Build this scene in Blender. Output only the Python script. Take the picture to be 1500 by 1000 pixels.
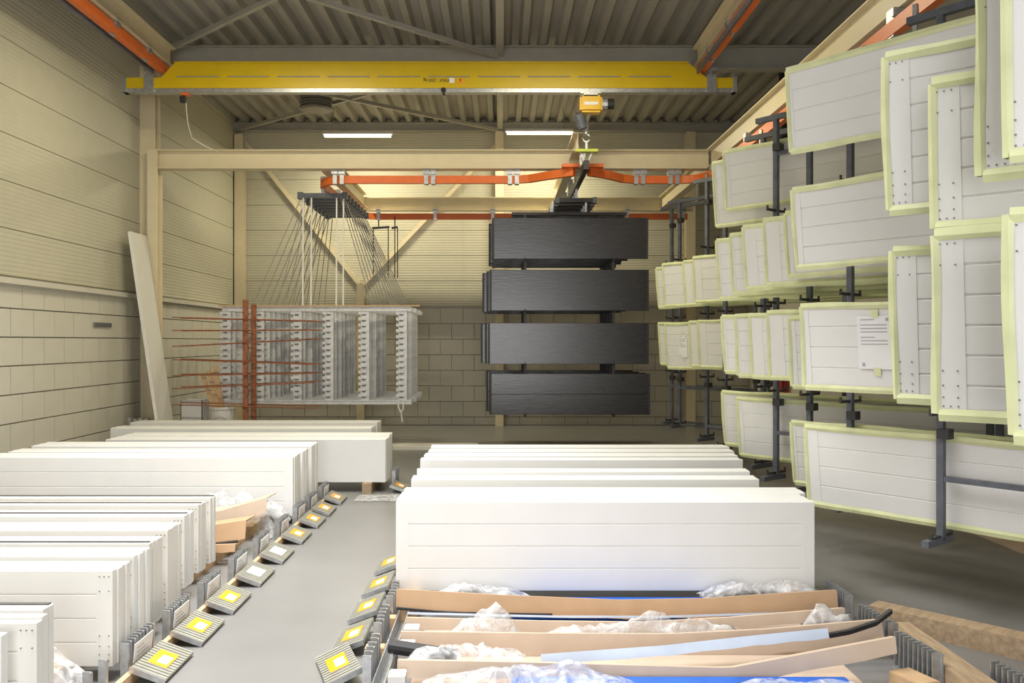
import bpy, bmesh, math, random
from mathutils import Vector, Matrix, noise
R = math.radians
for o in list(bpy.data.objects): bpy.data.objects.remove(o)
SC = bpy.context.scene
COL = SC.collection
random.seed(7)

# ------------------------------------------------------------------ camera
F, CX, CY, CH = 1250.0, 733.0, 500.0, 1.65      # focal length in pixels, vanishing point, camera height
cam = bpy.data.cameras.new('camera'); cam.sensor_width = 36; cam.lens = F / 1500 * 36
cam.shift_x = (750 - CX) / 1500; cam.clip_start = 0.05
co = bpy.data.objects.new('camera', cam); COL.objects.link(co)
co.location = (0, 0, CH); co.rotation_euler = (R(90), 0, 0)
SC.camera = co
def P(x, y, s): return Vector(((x - CX) / s, F / s, CH + (CY - y) / s))   # pixel + scale (px per metre) -> point

# ------------------------------------------------------------------ world, light, exposure
w = bpy.data.worlds.new('world'); SC.world = w; w.use_nodes = True
w.node_tree.nodes['Background'].inputs[0].default_value = (0.75, 0.85, 1.0, 1)
w.node_tree.nodes['Background'].inputs[1].default_value = 0.9
SC.view_settings.view_transform = 'Standard'; SC.view_settings.look = 'None'
SC.view_settings.gamma = 1; SC.view_settings.use_curve_mapping = False
SC.view_settings.exposure = -0.22
def area(name, loc, rot, sx, sy, power, col):
    l = bpy.data.lights.new(name, 'AREA'); l.shape = 'RECTANGLE'; l.size = sx; l.size_y = sy
    l.energy = power; l.color = col
    o = bpy.data.objects.new(name, l); COL.objects.link(o); o.location = loc; o.rotation_euler = rot
    return o
# daylight through the roof light over the near bay and through the open loading door behind the photographer
rfl = area('rooflight_offscreen', (-1.9, 4.3, 5.82), (0, 0, 0), 3.2, 5.4, 430, (1.0, 0.99, 0.98)); rfl.data.spread = R(105)   # spread narrowed to keep light off the racks and the floor by them
area('door_behind_camera_offscreen', (-.25, -4.3, 1.9), (R(90), 0, 0), 3.6, 3.7, 385, (1.0, 0.99, 0.98))

# ------------------------------------------------------------------ materials
def mat(name, col, rough=0.5, metal=0.0, vary=0.06, vscale=6.0, bump=0.0, bscale=60.0, stretch=(1, 1, 1), emit=None, alpha=None, spec=0.5, col2=None, coord='Object'):
    m = bpy.data.materials.new(name); m.use_nodes = True; n = m.node_tree.nodes; L = m.node_tree.links
    b = n['Principled BSDF']; b.inputs['Roughness'].default_value = rough; b.inputs['Metallic'].default_value = metal
    b.inputs['Specular IOR Level'].default_value = spec
    tc = n.new('ShaderNodeTexCoord'); mp = n.new('ShaderNodeMapping'); mp.inputs['Scale'].default_value = stretch
    L.new(tc.outputs[coord], mp.inputs[0])
    nz = n.new('ShaderNodeTexNoise'); nz.inputs['Scale'].default_value = vscale; nz.inputs['Detail'].default_value = 5
    L.new(mp.outputs[0], nz.inputs[0])
    cr = n.new('ShaderNodeValToRGB')
    c2 = col2 or tuple(min(1, c * (1 + vary)) for c in col); c1 = col if col2 else tuple(c * (1 - vary) for c in col)
    cr.color_ramp.elements[0].color = (*c1, 1); cr.color_ramp.elements[1].color = (*c2, 1)
    cr.color_ramp.elements[0].position = 0.3; cr.color_ramp.elements[1].position = 0.7
    L.new(nz.outputs[0], cr.inputs[0]); L.new(cr.outputs[0], b.inputs['Base Color'])
    if bump:
        n2 = n.new('ShaderNodeTexNoise'); n2.inputs['Scale'].default_value = bscale; n2.inputs['Detail'].default_value = 4
        L.new(mp.outputs[0], n2.inputs[0]); bp = n.new('ShaderNodeBump'); bp.inputs['Strength'].default_value = bump
        bp.inputs['Distance'].default_value = 0.01
        L.new(n2.outputs[0], bp.inputs['Height']); L.new(bp.outputs[0], b.inputs['Normal'])
    if emit:
        b.inputs['Emission Color'].default_value = (*emit[0], 1); b.inputs['Emission Strength'].default_value = emit[1]
    if alpha is not None: b.inputs['Alpha'].default_value = alpha
    return m
M = {}
M['floor'] = mat('concrete_floor', (0.225, 0.221, 0.216), 0.33, vary=0.10, vscale=0.9, bump=0.05, bscale=40)
M['block'] = mat('sand_lime_block', (0.60, 0.575, 0.50), 0.85, vary=0.03, vscale=3, bump=0.10, bscale=90, coord='Object')
M['joint'] = mat('mortar', (0.47, 0.45, 0.39), 0.9)
M['clad'] = mat('cladding', (0.55, 0.525, 0.415), 0.6, vary=0.02)
M['deck'] = mat('roof_deck', (0.35, 0.335, 0.30), 0.55, vary=0.05, vscale=2)
M['steelbeam'] = mat('dimmed_roof_steel', (0.40, 0.385, 0.34), 0.5)  # dimness under the roof put into the colour of rafters, purlin and braces
M['cream'] = mat('cream_painted_steel', (0.74, 0.65, 0.45), 0.42, vary=0.03)
M['orange'] = mat('orange_rail_paint', (0.80, 0.17, 0.03), 0.4)
M['yellow'] = mat('yellow_crane_paint', (0.66, 0.46, 0.006), 0.38, vary=0.04)
M['hoisty'] = mat('yellow_hoist_paint', (0.78, 0.46, 0.01), 0.35)
M['galv'] = mat('galvanised_steel', (0.50, 0.51, 0.52), 0.38, metal=0.75, vary=0.18, vscale=25)
M['alu'] = mat('light_aluminium', (0.68, 0.69, 0.72), 0.45, metal=0.1, vary=0.12, vscale=14)
M['white'] = mat('white_panel_coating', (0.84, 0.84, 0.82), 0.38, vary=0.012, bump=0.04, bscale=120)
M['offwhite'] = mat('offwhite_panel_coating', (0.80, 0.785, 0.745), 0.42, vary=0.012, bump=0.04, bscale=120)
M['rackpanel'] = mat('rack_panel_coating', (0.78, 0.775, 0.755), 0.45, vary=0.012, bump=0.04, bscale=120)  # slightly greyer white than the panels standing on the floor
M['tape'] = mat('pale_green_masking_film', (0.70, 0.73, 0.42), 0.45, vary=0.09, vscale=7)
M['black'] = mat('black_woodgrain_coating', (0.022, 0.020, 0.022), 0.27, vary=0.3, vscale=10, bump=0.10, bscale=16, stretch=(0.3, 1, 5), spec=0.8)
M['racksteel'] = mat('dark_grey_rack_steel', (0.115, 0.125, 0.15), 0.45, vary=0.2, vscale=12)
M['rackblack'] = mat('soiled_rack_steel', (0.035, 0.033, 0.035), 0.5)
M['rust'] = mat('rusty_steel', (0.30, 0.11, 0.055), 0.8, vary=0.35, vscale=18, bump=0.2)
M['wood'] = mat('pale_wood', (0.62, 0.42, 0.24), 0.7, vary=0.14, vscale=7, stretch=(6, 0.8, 6), bump=0.1)
M['woodgrey'] = mat('worn_wood', (0.40, 0.29, 0.18), 0.75, vary=0.22, vscale=7, stretch=(6, 0.8, 6), bump=0.15)
M['card'] = mat('cardboard', (0.52, 0.34, 0.20), 0.8, vary=0.05, vscale=8)
M['cardpale'] = mat('pale_cardboard', (0.60, 0.47, 0.36), 0.8, vary=0.05, vscale=8)
M['blue'] = mat('blue_sheet', (0.015, 0.13, 0.62), 0.4, vary=0.15)
M['bluewhite'] = mat('pale_blue_strip', (0.62, 0.72, 0.88), 0.35)
M['rubber'] = mat('black_rubber', (0.02, 0.02, 0.022), 0.55)
M['gasket'] = mat('dark_gasket', (0.10, 0.095, 0.09), 0.6)
M['plate'] = mat('grey_grooved_plate', (0.30, 0.295, 0.25), 0.6, vary=0.10, vscale=15)
M['sticker'] = mat('orange_yellow_sticker', (0.84, 0.36, 0.012), 0.4)
M['paper'] = mat('white_paper', (0.86, 0.86, 0.86), 0.6, vary=0.01)
M['print'] = mat('grey_print', (0.42, 0.42, 0.45), 0.7)
M['ink'] = mat('black_print', (0.02, 0.02, 0.02), 0.6)
M['fan'] = mat('grey_fan', (0.26, 0.25, 0.23), 0.5, metal=0.3)
M['red'] = mat('red_paint', (0.55, 0.02, 0.02), 0.35)
M['green'] = mat('lime_paint', (0.55, 0.62, 0.08), 0.45)
M['greenboard'] = mat('green_board', (0.42, 0.42, 0.22), 0.6)
M['plasticwhite'] = mat('white_plastic', (0.82, 0.81, 0.78), 0.4)
M['lamp'] = mat('lit_tube', (1, 1, 1), 0.4, emit=((1.0, 0.93, 0.78), 4.0))
M['wire'] = mat('grey_wire', (0.36, 0.35, 0.33), 0.6)
M['skylight'] = mat('translucent_rooflight', (0.8, 0.82, 0.85), 0.3)
def film_mat():
    m = bpy.data.materials.new('clear_stretch_film'); m.use_nodes = True; n = m.node_tree.nodes; L = m.node_tree.links
    b = n['Principled BSDF']; b.inputs['Base Color'].default_value = (0.9, 0.91, 0.93, 1); b.inputs['Roughness'].default_value = 0.16
    tc = n.new('ShaderNodeTexCoord'); nz = n.new('ShaderNodeTexNoise'); nz.inputs['Scale'].default_value = 11; nz.inputs['Detail'].default_value = 7
    nz.inputs['Distortion'].default_value = 1.2
    L.new(tc.outputs['Object'], nz.inputs[0])
    r = n.new('ShaderNodeMapRange'); r.inputs[1].default_value = 0.35; r.inputs[2].default_value = 0.7
    r.inputs[3].default_value = 0.16; r.inputs[4].default_value = 0.72
    L.new(nz.outputs[0], r.inputs[0]); L.new(r.outputs[0], b.inputs['Alpha'])
    bp = n.new('ShaderNodeBump'); bp.inputs['Strength'].default_value = 0.8; bp.inputs['Distance'].default_value = 0.03
    L.new(nz.outputs[0], bp.inputs['Height']); L.new(bp.outputs[0], b.inputs['Normal'])
    return m
M['film'] = film_mat()

# ------------------------------------------------------------------ mesh helpers
class MB:
    def __init__(s): s.v = []; s.f = []
    def add(s, vs, fs, mx=None):
        k = len(s.v); s.v += [tuple(mx @ Vector(v)) if mx else tuple(v) for v in vs]; s.f += [tuple(i + k for i in f) for f in fs]; return s
    def box(s, x0, x1, y0, y1, z0, z1, mx=None):
        return s.add([(x0, y0, z0), (x1, y0, z0), (x1, y1, z0), (x0, y1, z0), (x0, y0, z1), (x1, y0, z1), (x1, y1, z1), (x0, y1, z1)],
                     [(3, 2, 1, 0), (4, 5, 6, 7), (0, 1, 5, 4), (1, 2, 6, 5), (2, 3, 7, 6), (3, 0, 4, 7)], mx)
    def bar(s, a, b, w, h=None, up=(0, 0, 1)):          # rectangular bar between two points
        a = Vector(a); b = Vector(b); h = h or w; d = (b - a).normalized(); u = Vector(up)
        if abs(d.dot(u)) > 0.98: u = Vector((0, 1, 0))
        r = d.cross(u).normalized(); u = r.cross(d)
        vs = [p + r * (i * w / 2) + u * (j * h / 2) for p in (a, b) for i, j in ((-1, -1), (1, -1), (1, 1), (-1, 1))]
        return s.add(vs, [(0, 1, 2, 3), (7, 6, 5, 4), (0, 4, 5, 1), (1, 5, 6, 2), (2, 6, 7, 3), (3, 7, 4, 0)])
    def tube(s, a, b, r, n=8, r2=None):
        a = Vector(a); b = Vector(b); d = (b - a).normalized(); u = Vector((0, 0, 1)) if abs(d.z) < 0.95 else Vector((1, 0, 0))
        e = d.cross(u).normalized(); g = e.cross(d); r2 = r if r2 is None else r2
        vs = [p + (e * math.cos(t) + g * math.sin(t)) * q for p, q in ((a, r), (b, r2)) for t in (2 * math.pi * i / n for i in range(n))]
        return s.add(vs, [(i, (i + 1) % n, n + (i + 1) % n, n + i) for i in range(n)] + [tuple(range(n))[::-1], tuple(range(n, 2 * n))])
    def path(s, pts, w, h):                             # rectangular rail along a horizontal polyline
        pts = [Vector(p) for p in pts]; k = len(pts); vs = []
        for i, p in enumerate(pts):
            t = (pts[min(i + 1, k - 1)] - pts[max(i - 1, 0)]); t.normalize(); r = t.cross(Vector((0, 0, 1))).normalized()
            vs += [p + r * a * w / 2 + Vector((0, 0, c * h / 2)) for a, c in ((-1, -1), (1, -1), (1, 1), (-1, 1))]
        fs = [(4 * i + j, 4 * i + (j + 1) % 4, 4 * i + 4 + (j + 1) % 4, 4 * i + 4 + j) for i in range(k - 1) for j in range(4)]
        return s.add(vs, fs + [(3, 2, 1, 0), tuple(4 * (k - 1) + j for j in range(4))])
    def prism(s, prof, x0, x1):                         # (y,z) profile run along x
        n = len(prof); vs = [(x, y, z) for x in (x0, x1) for y, z in prof]
        return s.add(vs, [(i, (i + 1) % n, n + (i + 1) % n, n + i) for i in range(n)] + [tuple(range(n))[::-1], tuple(range(n, 2 * n))])
    def mesh(s, name, m):
        me = bpy.data.meshes.new(name); me.from_pydata(s.v, [], s.f)
        bm = bmesh.new(); bm.from_mesh(me); bmesh.ops.recalc_face_normals(bm, faces=bm.faces); bm.to_mesh(me); bm.free()
        me.materials.append(M[m]); return me
    def obj(s, name, m, parent=None, **k): return link(name, s.mesh(name, m), parent, **k)
def link(name, me, parent=None, loc=None, rot=None, smooth=False):
    o = bpy.data.objects.new(name, me); COL.objects.link(o)
    if parent: o.parent = parent
    if loc is not None: o.location = loc
    if rot is not None: o.rotation_euler = rot
    if smooth:
        for p in me.polygons: p.use_smooth = True
    return o
def tag(o, label, cat, group=None):
    o['label'] = label; o['category'] = cat
    if group: o['group'] = group
    return o
def struct(o): o['kind'] = 'structure'; return o
def thing(name, label, cat, loc=(0, 0, 0), rot=(0, 0, 0), group=None):
    return tag(link(name, None, None, loc, rot), label, cat, group)
def ibeam(mb, a, b, w, h, t=0.014):                     # I section between two points, h vertical
    a = Vector(a); b = Vector(b); z = Vector((0, 0, 1))
    mb.bar(a + z * (h / 2 - t / 2), b + z * (h / 2 - t / 2), w, t); mb.bar(a - z * (h / 2 - t / 2), b - z * (h / 2 - t / 2), w, t)
    mb.bar(a, b, t, h - 2 * t); return mb
def icol(x, y, z0, z1, w, d, t=0.016, along='x'):       # I column; flanges face +-y (along='x') or +-x
    m = MB()
    if along == 'x':
        m.box(x - w / 2, x + w / 2, y - d / 2, y - d / 2 + t, z0, z1); m.box(x - w / 2, x + w / 2, y + d / 2 - t, y + d / 2, z0, z1)
        m.box(x - t / 2, x + t / 2, y - d / 2 + t, y + d / 2 - t, z0, z1)
    else:
        m.box(x - w / 2, x - w / 2 + t, y - d / 2, y + d / 2, z0, z1); m.box(x + w / 2 - t, x + w / 2, y - d / 2, y + d / 2, z0, z1)
        m.box(x - w / 2 + t, x + w / 2 - t, y - t / 2, y + t / 2, z0, z1)
    return m

# ------------------------------------------------------------------ the hall
XL, XR, YB, YF, ZR = -5.24, 4.9, 16.9, -4.5, 5.95
struct(MB().box(XL - .3, XR + .3, YF - 6, YB + .3, -0.2, 0).obj('floor', 'floor'))
# trapezoidal roof deck, ribs running in depth
m = MB(); p = 0.267; prof = []
x = XL - .2
while x < XR + .2:
    prof += [(x, ZR + .09), (x + .10, ZR + .09), (x + .14, ZR), (x + .227, ZR)]; x += p
n = len(prof); m.add([(a, y, b) for y in (YF, YB + .2) for a, b in prof], [(i, i + 1, n + i + 1, n + i) for i in range(n - 1)])
k = n
struct(m.obj('ceiling', 'deck'))
struct(MB().box(XL - .3, XR + .3, YF, YB + .3, ZR + .12, ZR + .2).obj('ceiling', 'deck'))
ZB = 2.31                                                # top of the block work
BH, BL = 0.307, 0.447
blockmesh = {}
def block(par, axis, u0, u1, z0, z1, at):
    key = (axis, round(u1 - u0, 3), round(z1 - z0, 3))
    if key not in blockmesh:
        l, h = u1 - u0 - .003, z1 - z0 - .009; b = .003; d = .03
        # chamfered face block, face towards -y
        vs = [(0, 0, 0), (l, 0, 0), (l, 0, h), (0, 0, h), (b, -d, b), (l - b, -d, b), (l - b, -d, h - b), (b, -d, h - b)]
        blockmesh[key] = MB().add(vs, [(4, 5, 6, 7), (0, 1, 5, 4), (1, 2, 6, 5), (2, 3, 7, 6), (3, 0, 4, 7)]).mesh('block', 'block')
    d = random.uniform(0, .002)
    if axis == 'x': link('block', blockmesh[key], par, (u0 + .0015, at + d, z0 + .0045))
    else: link('block', blockmesh[key], par, (at - d, u0 + .0015, z0 + .0045), (0, 0, R(90)))
def blockwork(par, axis, u0, u1, at):
    z = ZB; r = 0
    while z > 0.001:
        z0 = max(0, z - BH); u = u0 - (BL / 2 if r % 2 else 0)
        while u < u1 - .01:
            a, b = max(u, u0), min(u + BL, u1)
            if b - a > .05: block(par, axis, a, b, z0, z, at)
            u += BL
        z = z0; r += 1
cladmesh = {}
def cladding(par, axis, u0, u1, at, z0=ZB + .04, seg=4.5, pitch=0.5):
    z = z0
    while z < ZR + .05:
        h = min(pitch, ZR + .1 - z)
        if h < .06: break
        u = u0
        while u < u1 - .01:
            l = min(seg, u1 - u); key = (round(l, 3), round(h, 3))
            if key not in cladmesh:
                pr = [(0, 0.003)]; nr = max(1, int(h / .05)); q = h / nr   # micro-ribbed sheet with a recessed joint
                pr += [(-.020, .004)]
                for i in range(nr):
                    zz = i * q
                    pr += [(-.020, zz + .006), (-.020, zz + q * .55), (-.0175, zz + q * .65), (-.0175, zz + q * .9)]
                pr += [(-.020, h - .004), (0, h - .003)]
                cladmesh[key] = MB().prism(pr, .002, l - .002).mesh('cladding_panel', 'clad')
            if axis == 'x': link('cladding_panel', cladmesh[key], par, (u, at, z))
            else: link('cladding_panel', cladmesh[key], par, (at, u, z), (0, 0, R(90)))
            u += seg
        z += pitch
wl = struct(MB().box(XL - .25, XL, YF, YB + .25, 0, ZR + .12).obj('wall_left', 'joint'))
wb = struct(MB().box(XL - .25, XR + .25, YB, YB + .25, 0, ZR + .12).obj('wall_back', 'joint'))
wr = struct(MB().box(XR, XR + .25, YF, YB + .25, 0, ZR + .12).obj('wall_right', 'block'))
blockwork(wl, 'y', 7.51, YB, XL + .002); blockwork(wb, 'x', XL + .03, XR, YB - .002)
MB().box(XL, XL + .03, YF, 7.5, 0, ZB).obj('block_facing', 'block', wl)
cladding(wl, 'y', 7.9 - 4.5, YB, XL); cladding(wb, 'x', XL, XR, YB)
MB().box(XL, XL + .02, YF, 3.39, ZB + .04, ZR + .1).obj('cladding_facing', 'clad', wl)
struct(MB().box(XL, XL + .10, YF, YB - .05, ZB - .05, ZB + .012).obj('trim_1', 'block'))      # ledge on top of the block work
# front wall behind the photographer with its open loading door
wf = MB(); wf.box(XL - .25, -2.1, YF - .25, YF, 0, ZR + .1); wf.box(1.6, XR + .25, YF - .25, YF, 0, ZR + .1); wf.box(-2.1, 1.6, YF - .25, YF, 3.9, ZR + .1)
struct(wf.obj('wall_front', 'clad'))
# columns, rafters, purlins, bracing
def trim(i, mb, m): return struct(mb.obj('trim_%d' % i, m))
trim(2, icol(XL + .13, 12.45, 0, 5.66, .22, .20, along='x'), 'cream')
trim(3, icol(XL + .13, YB - .14, 0, 5.7, .17, .20), 'cream')
trim(4, icol(-.02, YB - .14, 0, 5.75, .16, .20), 'cream')
trim(5, icol(3.72, YB - .14, 0, 5.75, .18, .20), 'cream')
trim(6, icol(-2.74, YB - .12, 0, 2.78, .15, .16), 'cream')
trim(7, icol(XL + .13, 7.95, 0, 5.66, .22, .20), 'cream')
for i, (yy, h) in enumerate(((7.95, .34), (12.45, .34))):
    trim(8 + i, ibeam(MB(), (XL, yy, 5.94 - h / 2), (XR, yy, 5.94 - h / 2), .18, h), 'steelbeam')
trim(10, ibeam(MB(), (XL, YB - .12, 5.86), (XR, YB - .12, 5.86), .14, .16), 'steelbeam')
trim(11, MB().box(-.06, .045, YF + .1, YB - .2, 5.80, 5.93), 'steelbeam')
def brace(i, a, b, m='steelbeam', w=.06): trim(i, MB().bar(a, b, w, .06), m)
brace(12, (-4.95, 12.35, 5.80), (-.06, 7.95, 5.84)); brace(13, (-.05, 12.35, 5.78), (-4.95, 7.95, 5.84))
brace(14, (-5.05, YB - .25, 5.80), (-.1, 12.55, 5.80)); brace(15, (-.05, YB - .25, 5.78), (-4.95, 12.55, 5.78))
# V bracing on the back wall
trim(16, MB().bar((-5.05, YB - .07, 5.6), (-2.78, YB - .07, 2.78), .08, .06, up=(0, 1, 0)), 'cream')
trim(17, MB().bar((-.1, YB - .07, 5.5), (-2.70, YB - .07, 2.78), .08, .06, up=(0, 1, 0)), 'cream')
# overhead conveyor portal: front and rear beams, side beams, columns
trim(19, ibeam(MB(), (-4.93, 12.30, 4.26), (3.0, 12.30, 4.26), .20, .27), 'cream')
pc = icol(-4.98, 12.30, 0, 4.40, .15, .18, along='x'); trim(20, pc, 'cream')
trim(21, ibeam(MB(), (-2.73, 16.0, 4.22), (3.6, 16.0, 4.22), .18, .25), 'cream')
trim(22, ibeam(MB(), (3.02, -2.0, 4.26), (3.02, 12.20, 4.26), .14, .27), 'cream')
trim(23, ibeam(MB(), (-2.55, 12.42, 4.26), (-2.55, 15.9, 4.26), .14, .25), 'cream')
trim(24, ibeam(MB(), (1.06, 11.65, 4.38), (1.06, 15.9, 4.38), .14, .25), 'cream')
trim(25, ibeam(MB(), (3.02, 12.42, 4.22), (3.02, 15.9, 4.22), .14, .25), 'cream')
trim(26, MB().tube((4.42, 13.2, 4.6), (4.42, 13.2, 5.95), .11, 14), 'rubber')
# roof light over the near bay (source of the daylight there)
struct(MB().box(-3.5, -.3, 1.6, 7.0, 5.905, 5.93).obj('window_1', 'skylight'))

# ------------------------------------------------------------------ conveyor rails
ZC = 3.99
def arc(cx, cy, r, a0, a1, n=7): return [(cx + r * math.cos(R(a0 + (a1 - a0) * i / n)), cy + r * math.sin(R(a0 + (a1 - a0) * i / n)), ZC) for i in range(n + 1)]
loop = [(1.02, 11.78, ZC), (.75, 11.98, ZC), (.42, 12.28, ZC), (.2, 12.36, ZC)] + [(-2.0, 12.36, ZC)] + arc(-2.2, 12.82, .46, 270, 180) + [(-2.66, 15.5, ZC)] + arc(-2.2, 15.54, .46, 180, 90) + [(3.5, 16.0, ZC)]
rail = thing('conveyor_rail', 'orange overhead rail looping from the hoist switch past the grey frames to the far wall', 'rail', (0, 0, 0))
MB().path(loop, .07, .11).obj('rail_profile', 'orange', rail)
rail2 = thing('conveyor_rail', 'orange overhead rail from the hoist switch along the taped panel racks', 'rail', (0, 0, 0))
MB().path([(1.22, 11.78, ZC), (1.5, 11.98, ZC), (1.75, 12.26, ZC), (1.95, 12.36, ZC), (2.55, 12.36, ZC)] + arc(2.55, 11.96, .40, 90, 0) + [(2.95, -1.5, ZC)], .07, .11).obj('rail_profile', 'orange', rail2)
rail3 = thing('conveyor_rail', 'dark overhead rail carrying the black panels under a cream beam', 'rail', (0, 0, 0))
MB().path([(1.14, 11.3, ZC), (1.14, 15.95, ZC)], .07, .12).obj('rail_profile', 'rackblack', rail3)
def clamp(par, x, y, z, pair=False):
    for dx in ((-.05, .05) if pair else (0,)):
        MB().box(x + dx - .03, x + dx + .03, y - .06, y + .06, z - .07, z + .145).box(x + dx - .045, x + dx + .045, y - .09, y - .055, z + .07, z + .13).obj('rail_clamp', 'galv', par)
for x in (630, 752): clamp(rail, (x - CX) / 101, 12.36, ZC, True)
clamp(rail, (497 - CX) / 101, 12.36, ZC, True)
for x in (555, 638, 722, 918, 1000): clamp(rail, (x - CX) / 78, 16.0, ZC)
for x in (936, 986): clamp(rail2, (x - CX) / 101, 12.36, ZC, True)
for y in (4.5, 6.4, 8.3, 10.2): clamp(rail2, 2.95, y, ZC)
for y in (12.9, 14.0, 15.2): clamp(rail, -2.66, y, ZC)
for y in (11.78, 12.65, 13.8, 15): MB().box(1.09, 1.17, y - .04, y + .04, ZC + .05, 4.265).obj('rail_hanger', 'galv', rail3)

# ------------------------------------------------------------------ overhead crane
SCR = 110.0; YC = F / SCR
def rz(y): return CH + (CY - y) / SCR
def rx(x): return (x - CX) / SCR
for nm, xx, lab in (('crane_runway', -4.5, 'orange crane runway rail under a cream beam along the block wall'), ('crane_runway', 2.69, 'orange crane runway rail under a cream beam above the taped panels')):
    t = thing(nm, lab, 'rail', (xx, 0, 0))
    ibeam(MB(), (0, 5.0, 5.50), (0, YC + .25, 5.50), .16, .27).obj('support_beam', 'cream', t)
    MB().box(-.04, .04, 5.0, YC + .2, 5.22, 5.34).obj('rail_profile', 'orange', t)
    MB().box(-.10, -.075, 5.0, YC - .10, 5.18, 5.24).obj('conductor_bar', 'racksteel', t)
    for y in (7.2, 8.6, 9.9, 10.8): MB().box(-.075, .075, y - .05, y + .05, 5.30, 5.40).box(-.02, .02, y - .05, y + .05, 5.2, 5.3).obj('rail_clamp', 'galv', t)
cr = thing('bridge_crane', 'yellow bridge crane girder spanning the hall below the roof', 'crane', (0, YC, 0))
xl, xr = rx(183), rx(1077)
prof = [(xl + .05, rz(131)), (xr - .05, rz(131)), (xr - .05, rz(116)), (rx(1033), rz(116)), (rx(1006), rz(94)), (rx(259), rz(94)), (rx(239), rz(116)), (xl + .05, rz(116))]
n = len(prof)
g = MB().add([(a, y, b) for y in (-.07, .07) for a, b in prof], [(i, (i + 1) % n, n + (i + 1) % n, n + i) for i in range(n)] + [tuple(range(n)), tuple(range(n, 2 * n))[::-1]])
g.obj('girder', 'yellow', cr)
MB().box(rx(259), rx(1006), -.09, .09, rz(96), rz(93)).obj('top_flange', 'yellow', cr)
MB().box(xl, xr, -.06, .06, rz(137), rz(131.2)).obj('bottom_track', 'galv', cr)
for x in (xl, xr - .05): MB().box(x, x + .05, -.085, .085, rz(137), rz(115)).obj('end_plate', 'galv', cr)
x = 262
while x < 985:                                            # stitch seam along the web
    MB().box(rx(x), rx(x + 62), -.078, -.068, rz(115.5), rz(114)).obj('web_seam', 'plate', cr); x += 73
for x in (rx(222), rx(1040)):
    MB().box(x - .06, x + .06, -.10, .10, rz(136), rz(112)).box(x - .02, x + .02, -.03, .03, rz(114), 5.30).box(x - .09, x + .09, -.05, .05, 5.24, 5.29).obj('trolley', 'galv', cr)
MB().tube((rx(650), -.075, rz(134)), (rx(650), .075, rz(134)), .035, 10).obj('buffer', 'rubber', cr)
cu = bpy.data.curves.new('lettering', 'FONT'); cu.body = 'MAX : 250 kg'; cu.size = .062; cu.align_x = 'CENTER'; cu.align_y = 'CENTER'; cu.extrude = .001
to = bpy.data.objects.new('lettering', cu); COL.objects.link(to)
dg = bpy.context.evaluated_depsgraph_get(); tm = bpy.data.meshes.new_from_object(to.evaluated_get(dg)); bpy.data.objects.remove(to)
tm.materials.clear(); tm.materials.append(M['ink'])
to = link('lettering', tm, cr, (rx(640), -.073, rz(120)), (R(90), R(180), 0)); to['kind'] = 'stuff'
MB().box(rx(658), rx(666), -.073, -.069, rz(123.5), rz(116.5)).obj('white_label', 'paper', cr)
tri = [(rx(667), rz(125)), (rx(683), rz(125)), (rx(675), rz(113))]
MB().add([(a, -.075, b) for a, b in tri] + [(a, -.069, b) for a, b in tri], [(0, 1, 2), (5, 4, 3), (0, 3, 4, 1), (1, 4, 5, 2), (2, 5, 3, 0)]).obj('warning_triangle', 'sticker', cr)
MB().box(rx(674), rx(675.6), -.078, -.074, rz(121), rz(118)).box(rx(674), rx(675.6), -.078, -.074, rz(123), rz(122)).obj('warning_mark', 'ink', cr)
# hoist
h = thing('electric_hoist', 'yellow electric chain hoist hanging from the crane girder', 'hoist', (rx(865), YC, rz(136)))
MB().box(-.10, .09, -.07, .07, -.06, .04).tube((-.12, -.09, 0), (-.12, .09, 0), .035).tube((.11, -.09, 0), (.11, .09, 0), .035).obj('trolley', 'galv', h)
bm = bmesh.new(); bmesh.ops.create_cube(bm, size=1); bmesh.ops.scale(bm, vec=(.30, .20, .23), verts=bm.verts); bmesh.ops.bevel(bm, geom=bm.edges[:], offset=.03, segments=2, affect='EDGES')
me = bpy.data.meshes.new('housing'); bm.to_mesh(me); bm.free(); me.materials.append(M['hoisty']); hb = link('housing', me, h, (0, 0, -.16))
MB().box(-.09, .09, -.105, -.100, -.185 + .16, -.145 + .16).obj('name_plate', 'paper', hb, loc=(0, 0, -.0))
MB().tube((.15, 0, -.15), (.22, 0, -.15), .085, 12).obj('motor_flange', 'galv', h)
MB().tube((.22, 0, -.15), (.31, 0, -.15), .07, 12).obj('motor_cap', 'rubber', h)
MB().tube((-.16, 0, -.30), (-.10, 0, -.48), .075, 12, .06).obj('chain_bag', 'racksteel', h)
MB().path([(-.15 - .07 * math.sin(R(a)), 0, -.16 + .12 * math.cos(R(a))) for a in range(0, 181, 20)], .02, .02).obj('cable_loop', 'rubber', h)
MB().tube((-.02, .0, -.27), (-.05, .05, -.43), .011, 6).obj('hoist_chain', 'galv', h)
hk = MB().tube((-.05, .05, -.42), (-.05, .05, -.54), .032, 10); hk.path([(-.05 + .05 * math.sin(R(a)), .05, -.59 + .05 * math.cos(R(a))) for a in range(0, 300, 30)], .02, .02)
hk.obj('hook', 'galv', h)
sw = thing('lifting_yoke', 'lime green lifting yoke on the hoist hook above the rail switch', 'yoke', (1.17, 11.42, 4.02))
MB().box(-.17, .13, -.06, .06, .16, .195).obj('yoke_plate', 'green', sw)
for d in (-.10, .06): MB().bar((d, 0, .165), (d * .3 - .02, .0, .03), .03, .02).obj('yoke_arm', 'galv', sw)
MB().bar((-.02, 0, .195), (-.02, 0, .31), .03).obj('yoke_eye', 'galv', sw)
for sx in (-.2, .13): MB().box(sx - .12, sx + .12, .28, .44, .025, .07).obj('switch_plate', 'orange', sw)

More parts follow.
